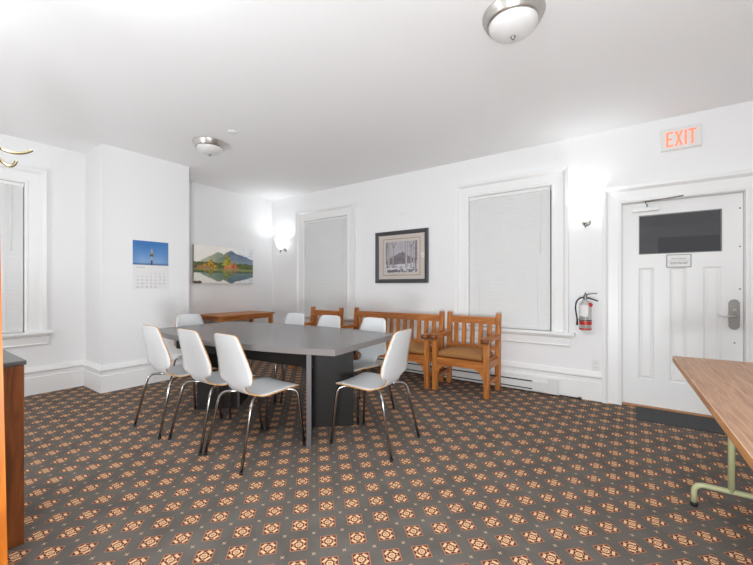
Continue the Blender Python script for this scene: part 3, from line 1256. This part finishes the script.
# ------------------------------------------------------------------ lamps
def add_light(name, kind, loc_, energy, color=(1, 1, 1), **kw):
    d = bpy.data.lights.new(name, kind)
    d.energy = energy
    d.color = color
    for k, v in kw.items():
        setattr(d, k, v)
    o = bpy.data.objects.new(name, d)
    COL.objects.link(o)
    o.location = loc_
    return o


def sconce(loc_, rz, label, power):
    r = empty('wall_sconce', loc_, rz)
    tag(r, label, 'wall lamp', 'white glass wall sconces')
    b = MB()       # local -y is into the room
    b.lathe([(0.0, 0.012), (0.04, 0.010), (0.045, 0.0)], (0, 0, -0.06), 24, Matrix.Rotation(PI / 2, 3, 'X'))
    b.build('back_plate', M['nickel'], r)
    b = MB()
    b.tube([(0, -0.008, -0.06), (0, -0.07, -0.085), (0, -0.105, -0.075)], 0.008, 10, fillet=0.02)
    b.build('arm', M['nickel'], r)
    b = MB()
    b.lathe([(0.012, -0.075), (0.035, -0.062), (0.065, -0.03), (0.086, 0.02), (0.098, 0.075), (0.102, 0.11), (0.098, 0.11), (0.082, 0.02), (0.062, -0.024), (0.03, -0.055), (0.01, -0.066)],
            (0, -0.112, 0), 32)
    b.build('glass_shade', M['sconce'], r)
    b = MB()
    b.lathe([(0.0, -0.135), (0.006, -0.130), (0.007, -0.115), (0.013, -0.108), (0.008, -0.098), (0.020, -0.086), (0.022, -0.078), (0.0, -0.076)], (0, -0.112, 0), 16)
    b.build('finial', M['silver'], r)
    l = add_light('sconce_bulb', 'AREA', (0, -0.112, 0.085), power, (0.90, 0.96, 1.0), shape='DISK', size=0.13)
    l.rotation_euler = (PI, 0, 0)        # shines up out of the open bowl
    l.parent = r
    return r


sconce((-5.163, WY, 1.935), 0, 'lit white wall sconce in the room corner left of the small window', 2.2)
sconce((-0.385, WY, 1.945), 0, 'lit white wall sconce between the large window and the door', 1.4)
s3 = sconce((WXL, -1.26, 2.15), PI / 2, 'lit white wall sconce on the left wall beyond the coat stand', 1)


def ceiling_lamp(loc_, label, R=0.175):
    r = empty('ceiling_lamp', loc_)
    tag(r, label, 'ceiling lamp', 'flush ceiling lamps with nickel rims')
    b = MB()
    b.lathe([(0.0, 0), (R, 0), (R, -0.008), (R * 0.965, -0.013), (R * 0.955, -0.028), (R * 0.915, -0.033), (R * 0.90, -0.047), (R * 0.86, -0.052), (R * 0.84, -0.062), (R * 0.77, -0.060), (R * 0.75, -0.05)], (0, 0, 0), 48)
    b.build('metal_rim', M['nickel'], r)
    b = MB()
    pr = []
    for k in range(13):
        t = k / 12 * PI / 2
        pr.append((R * 0.785 * math.cos(t), -0.056 - 0.075 * math.sin(t)))
    b.lathe(pr, (0, 0, 0), 48)
    b.build('glass_bowl', M['bowl'], r)
    b = MB()
    b.lathe([(0.0, -0.154), (0.007, -0.150), (0.010, -0.142), (0.015, -0.135), (0.013, -0.130), (0.0, -0.129)], (0, 0, 0), 16)
    b.build('finial', M['silver'], r)
    return r


ceiling_lamp((-0.568, 2.20, CEIL), 'round nickel rimmed ceiling lamp nearest to the camera')
ceiling_lamp((-3.86, 2.22, CEIL), 'round nickel rimmed ceiling lamp above the table by the chimney breast')
b = MB()
b.lathe([(0.0, -0.014), (0.035, -0.013), (0.048, -0.008), (0.050, 0.0)], (0, 0, 0), 32)
tag(b.build('smoke_detector', M['plate'], None, (-3.39, 2.20, CEIL)), 'small round white detector on the ceiling beside the lamp', 'detector')

# ------------------------------------------------------------------ fire extinguisher
fe = empty('fire_extinguisher', (-0.390, WY - 0.0765, 0.742))
fe.scale = (0.92, 0.92, 0.97)
tag(fe, 'silver and red fire extinguisher hung on the wall by the door', 'fire extinguisher')
b = MB()
rr = 0.062
b.lathe([(0.0, 0.0), (rr * 0.82, 0.0), (rr, 0.014), (rr, 0.25), (rr * 0.96, 0.275), (rr * 0.7, 0.30), (0.022, 0.315), (0.018, 0.335), (0.0, 0.335)], (0, 0, 0), 32)
b.build('cylinder', M['extwhite'], fe)
b = MB()
b.lathe([(rr + 0.0012, 0.008), (rr + 0.0012, 0.024)], (0, 0, 0), 32)
b.build('red_base_band', M['red'], fe)
b = MB()
b.lathe([(rr + 0.0012, 0.062), (rr + 0.0012, 0.100)], (0, 0, 0), 32)
b.build('red_band', M['red'], fe)
b = MB()
b.lathe([(rr + 0.0015, 0.152), (rr + 0.0015, 0.272)], (0, 0, 0), 16, arc=(-PI * 0.86, -PI * 0.32))
b.build('label', M['paper'], fe)
b = MB()
for k in range(5):
    a0 = -PI * 0.80 + k * 0.27
    b.lathe([(rr + 0.0017, 0.115), (rr + 0.0017, 0.143)], (0, 0, 0), 4, arc=(a0, a0 + 0.15))
b.build('small_print', M['ink'], fe)
b = MB()
b.lathe([(rr + 0.003, 0.104), (rr + 0.003, 0.113)], (0, 0, 0), 32)
b.box(-0.012, 0.012, rr - 0.002, 0.084, 0.02, 0.22)
b.build('wall_bracket', M['blackplastic'], fe)
b = MB()
b.lathe([(0.020, 0.325), (0.022, 0.345), (0.018, 0.365), (0.016, 0.385), (0.0, 0.387)], (0, 0, 0), 20)
b.tube([(0, 0, 0.38), (0.002, -0.002, 0.405)], 0.009, 10)
b.build('valve', M['silver'], fe)
b = MB()
b.tube([(0.005, 0, 0.375), (0.04, -0.008, 0.392), (0.115, -0.03, 0.398)], [0.008, 0.006, 0.005], 8)
b.build('squeeze_lever', M['silver'], fe)
b = MB()
b.tube([(0.005, 0, 0.352), (0.04, -0.006, 0.345), (0.125, -0.03, 0.318)], [0.009, 0.008, 0.006], 8)
b.build('carry_handle', M['blackplastic'], fe)
b = MB()
b.lathe([(0.0, 0.010), (0.022, 0.010), (0.024, 0.0)], (0.052, -0.034, 0.275), 20, Matrix.Rotation(PI / 2, 3, 'X'))
b.build('inspection_tag', M['red'], fe)
b = MB()
b.tube([(-0.015, -0.01, 0.352), (-0.05, -0.015, 0.350), (-0.088, -0.018, 0.31), (-0.098, -0.02, 0.24), (-0.085, -0.02, 0.15), (-0.078, -0.02, 0.105)], 0.008, 10, fillet=0.03)
b.build('hose', M['black'], fe)
b = MB()
b.tube([(-0.078, -0.02, 0.118), (-0.079, -0.02, 0.105), (-0.080, -0.02, 0.052)], [0.010, 0.009, 0.012], 10)
b.build('nozzle', M['black'], fe)

# outlet
ol = empty('power_outlet', (-0.303, WY, 0.372))
tag(ol, 'white double power outlet low on the wall beside the door casing', 'outlet')
b = MB()
b.box(-0.036, 0.036, -0.006, 0, -0.058, 0.058, 0.002)
b.build('cover_plate', M['plate'], ol)
for s in (-1, 1):
    b = MB()
    b.box(-0.017, 0.017, -0.0085, -0.006, s * 0.025 - 0.015, s * 0.025 + 0.015, 0.001)
    so = b.build('socket', M['plate'], ol)
    b = MB()
    for x in (-0.007, 0.007):
        b.box(x - 0.0012, x + 0.0012, -0.009, -0.0086, s * 0.025 - 0.005, s * 0.025 + 0.006)
    b.build('socket_slot', M['slot'], so)

# baseboard heater
ht = empty('baseboard_heater', (-2.05, WY - 0.034, 0))
tag(ht, 'long white baseboard heater on the back wall behind armchair and bench', 'heater')
HL0, HL1 = -1.35, 1.40
b = MB()
b.prism([(0, 0.022), (-0.052, 0.022), (-0.056, 0.03), (-0.056, 0.052), (-0.046, 0.056), (-0.046, 0.062), (-0.058, 0.066), (-0.058, 0.125), (-0.044, 0.132), (-0.036, 0.150), (-0.030, 0.166), (0, 0.166)],
        'x', HL0, HL1 - 0.10)
b.build('casing', M['heater'], ht)
b = MB()
b.box(HL1 - 0.0995, HL1, -0.060, 0.0, 0.018, 0.168, 0.004)
b.build('end_cap', M['heater'], ht)
b = MB()
b.box(HL0 + 0.05, HL1 - 0.26, -0.0605, -0.050, 0.126, 0.138)
b.box(HL0 + 0.05, HL1 - 0.26, -0.0585, -0.050, 0.040, 0.052)
b.build('vent_slot', M['slot'], ht)

# cable end; its run stands in for the shaded gap under the baseboard
b = MB()
b.tube([(-0.20, 0.0, 0.006), (-0.08, -0.002, 0.006), (-0.02, -0.012, 0.008)], 0.006, 8)
b.box(-0.02, 0.012, -0.028, -0.004, 0.0, 0.022, 0.003)
tag(b.build('cable_and_gap', M['black'], None, (-0.440, WY - 0.036, 0.0)), 'black cable end, its run standing in for the dark gap under the white baseboard', 'cable')

# door mat
b = MB()
b.prism([(3.995 - WY, 0.002), (4.405 - WY, 0.002), (4.405 - WY, 0.012), (4.01 - WY, 0.010)], 'x', -0.41, 0.46, 0.002)
tag(b.build('door_mat', M['matgrey'], None, (0.45, WY, 0)), 'dark grey mat on the carpet in front of the door', 'mat')


# ------------------------------------------------------------------ folding table, right
ft = empty('folding_table', (0.631, 2.135, 0), math.radians(1.5))
tag(ft, 'brown wood topped folding table with sage green legs at the right edge', 'table')
hx, hy = 0.385, 0.925
b = MB()
b.box(-hx, hx, -hy, hy, 0.712, 0.75, 0.004)
for f in b.bm.faces:
    n = f.normal
    f.normal_update()
    f.material_index = 0 if f.normal.z > 0.9 or f.normal.z < -0.9 else (2 if f.normal.z > 0.2 else 1)
b.build('tabletop', [M['foldtop'], M['foldedge'], M['foldlip']], ft)
for s in (1, -1):
    y = s * 0.50
    b = MB()
    b.tube([(-0.335, y, 0.02), (-0.335, y, 0.122), (0.335, y, 0.122), (0.335, y, 0.02)], 0.0135, 14, fillet=0.075)
    base = b.build('leg_foot', M['sage'], ft)
    for x in (-0.335, 0.335):
        b = MB()
        b.tube([(x, y, 0.0), (x, y, 0.022)], 0.0165, 14)
        b.build('rubber_cap', M['black'], base)
    for x in (-0.185, 0.185):
        b = MB()
        b.tube([(x, y, 0.122), (x, y, 0.70)], 0.0145, 14)
        b.build('leg', M['sage'], ft)
    b = MB()
    b.tube([(-0.24, y, 0.70), (0.24, y, 0.70)], 0.0135, 12)
    b.build('crossbar', M['sage'], ft)
    b = MB()
    b.tube([(0, y, 0.68), (0, y - s * 0.33, 0.705)], 0.007, 8)
    b.build('brace', M['sage'], ft)

# ------------------------------------------------------------------ cabinet and coat stand, left
cb = empty('wooden_cabinet', (-2.585, -0.10, 0))
tag(cb, 'dark brown wooden cabinet with grey top at the left edge', 'cabinet')
b = MB()
b.box(-0.262, 0.262, -0.53, 0.526, 0.0, 0.838, 0.004)
b.build('body', M['walnut'], cb)
b = MB()
b.box(-0.268, 0.268, -0.535, 0.533, 0.838, 0.860, 0.004)
b.build('cabinet_top', M['darktop'], cb)
for s in (-1, 1):
    b = MB()
    b.box(0.262, 0.278, min(0, s * 0.43) + (0.003 if s > 0 else -0.045), max(0, s * 0.43) - (0.003 if s < 0 else -0.045), 0.10, 0.80, 0.003) if False else b.box(-0.278, -0.262, -0.50 if s < 0 else 0.003, -0.003 if s < 0 else 0.50, 0.08, 0.81, 0.003)
    d = b.build('door', M['walnut'], cb)
    b = MB()
    b.lathe([(0.0, 0.02), (0.012, 0.016), (0.006, 0.0)], (-0.278, s * 0.06, 0.5), 14, Matrix.Rotation(-PI / 2, 3, 'Y'))
    b.build('knob', M['brass'], d)

cs = empty('coat_stand', (-2.049, 0.2625, 0), math.radians(-7.4))
tag(cs, 'orange varnished wooden coat stand with brass hooks at the left edge', 'coat stand')
b = MB()
for (h0, r0, h1, r1) in ((0.04, 0.063, 1.86, 0.034),):
    lo = [b.bm.verts.new((sx * r0, sy * r0, h0)) for sx, sy in ((-1, -1), (1, -1), (1, 1), (-1, 1))]
    hi = [b.bm.verts.new((sx * r1, sy * r1, h1)) for sx, sy in ((-1, -1), (1, -1), (1, 1), (-1, 1))]
    tip = b.bm.verts.new((0, 0, h1 + 0.04))
    b.bm.faces.new(lo[::-1])
    for k in range(4):
        b.bm.faces.new([lo[k], lo[(k + 1) % 4], hi[(k + 1) % 4], hi[k]])
        b.bm.faces.new([hi[k], hi[(k + 1) % 4], tip])
b.build('post', M['orange'], cs)
b = MB()
b.box(-0.085, 0.085, -0.085, 0.085, 0.0, 0.045, 0.006)
b.build('base', M['orange'], cs)
for a in (90, 270, 0):
    b = MB()
    mtx = Matrix.Rotation(math.radians(a), 3, 'Z')
    up = [(0.038, 0, 1.756), (0.058, 0, 1.749), (0.082, 0, 1.746), (0.105, 0, 1.752), (0.122, 0, 1.761), (0.135, 0, 1.772)]
    dn = [(0.038, 0, 1.716), (0.050, 0, 1.700), (0.065, 0, 1.690), (0.076, 0, 1.692), (0.084, 0, 1.702), (0.088, 0, 1.716)]
    b.tube([mtx @ Vector(p) for p in up], [0.006, 0.005, 0.005, 0.005, 0.006, 0.006], 10, fillet=0.02)
    b.tube([mtx @ Vector(p) for p in dn], [0.006, 0.005, 0.005, 0.005, 0.006, 0.006], 10, fillet=0.02)
    b.box(0.033, 0.040, -0.012, 0.012, 1.69, 1.775, 0.001, mtx.to_4x4())
    b.build('coat_hook', M['brass'], cs)

# ------------------------------------------------------------------ light
world = bpy.data.worlds.new('World')
SC.world = world
world.use_nodes = True
bg = world.node_tree.nodes['Background']
bg.inputs['Color'].default_value = (0.075, 0.075, 0.082, 1)
bg.inputs['Strength'].default_value = 1.0

FILL_TINT = (0.91, 0.96, 1.0)
# unseen fill lights, added to brighten walls, ceiling and seats evenly
for (p, e) in (((-1.9, 0.5, 2.6), 15), ((-0.2, 0.5, 2.6), 54), ((-3.0, 0.1, 2.6), 5)):
    add_light('overhead_fill', 'POINT', p, e, FILL_TINT, shadow_soft_size=0.15)  # added fill from above the frame, no fixture here
add_light('low_fill', 'POINT', (-3.0, -1.3, 0.8), 92, FILL_TINT, shadow_soft_size=0.25)  # added low fill behind the camera for the lower walls
add_light('left_fill', 'POINT', (-4.2, -0.9, 1.5), 8, FILL_TINT, shadow_soft_size=0.25)  # added weak fill at the left, no lamp stands here
for (p, aim, e) in (((0.3, -0.7, 1.0), (-0.9, 2.4, 2.81), 22), ((0.1, -0.5, 0.6), (-3.4, 4.2, 2.81), 90)):
    l = add_light('ceiling_fill', 'AREA', p, e, FILL_TINT, shape='DISK', size=0.5)  # added fill aimed at the ceiling from near the camera
    l.rotation_euler = (Vector(aim) - Vector(p)).to_track_quat('-Z', 'Y').to_euler()
l = add_light('ceiling_fill_spot', 'SPOT', (-3.9, -0.5, 0.4), 55, FILL_TINT, shadow_soft_size=0.15, spot_size=math.radians(85), spot_blend=1.0)  # added fill thrown up at the left part of the ceiling
l.rotation_euler = (Vector((-3.9, 2.3, 2.81)) - Vector((-3.9, -0.5, 0.4))).to_track_quat('-Z', 'Y').to_euler()

# ------------------------------------------------------------------ camera
cd = bpy.data.cameras.new('camera')
cd.sensor_fit = 'HORIZONTAL'
cd.sensor_width = 36.0
cd.lens = 36.0 * 360.0 / 753.0
cd.shift_y = 3.0 / 753.0
cd.clip_start = 0.05
cam = bpy.data.objects.new('camera', cd)
COL.objects.link(cam)
cam.location = (0, 0, 1.21)
cam.rotation_euler = (math.radians(90), 0, math.radians(35.25))
SC.camera = cam

vs = SC.view_settings
vs.view_transform = 'Standard'
vs.look = 'None'
vs.gamma = 1.0
vs.use_curve_mapping = False
vs.exposure = -0.16
SC.cycles.use_denoising = True
SC.cycles.max_bounces = 10
SC.cycles.diffuse_bounces = 8
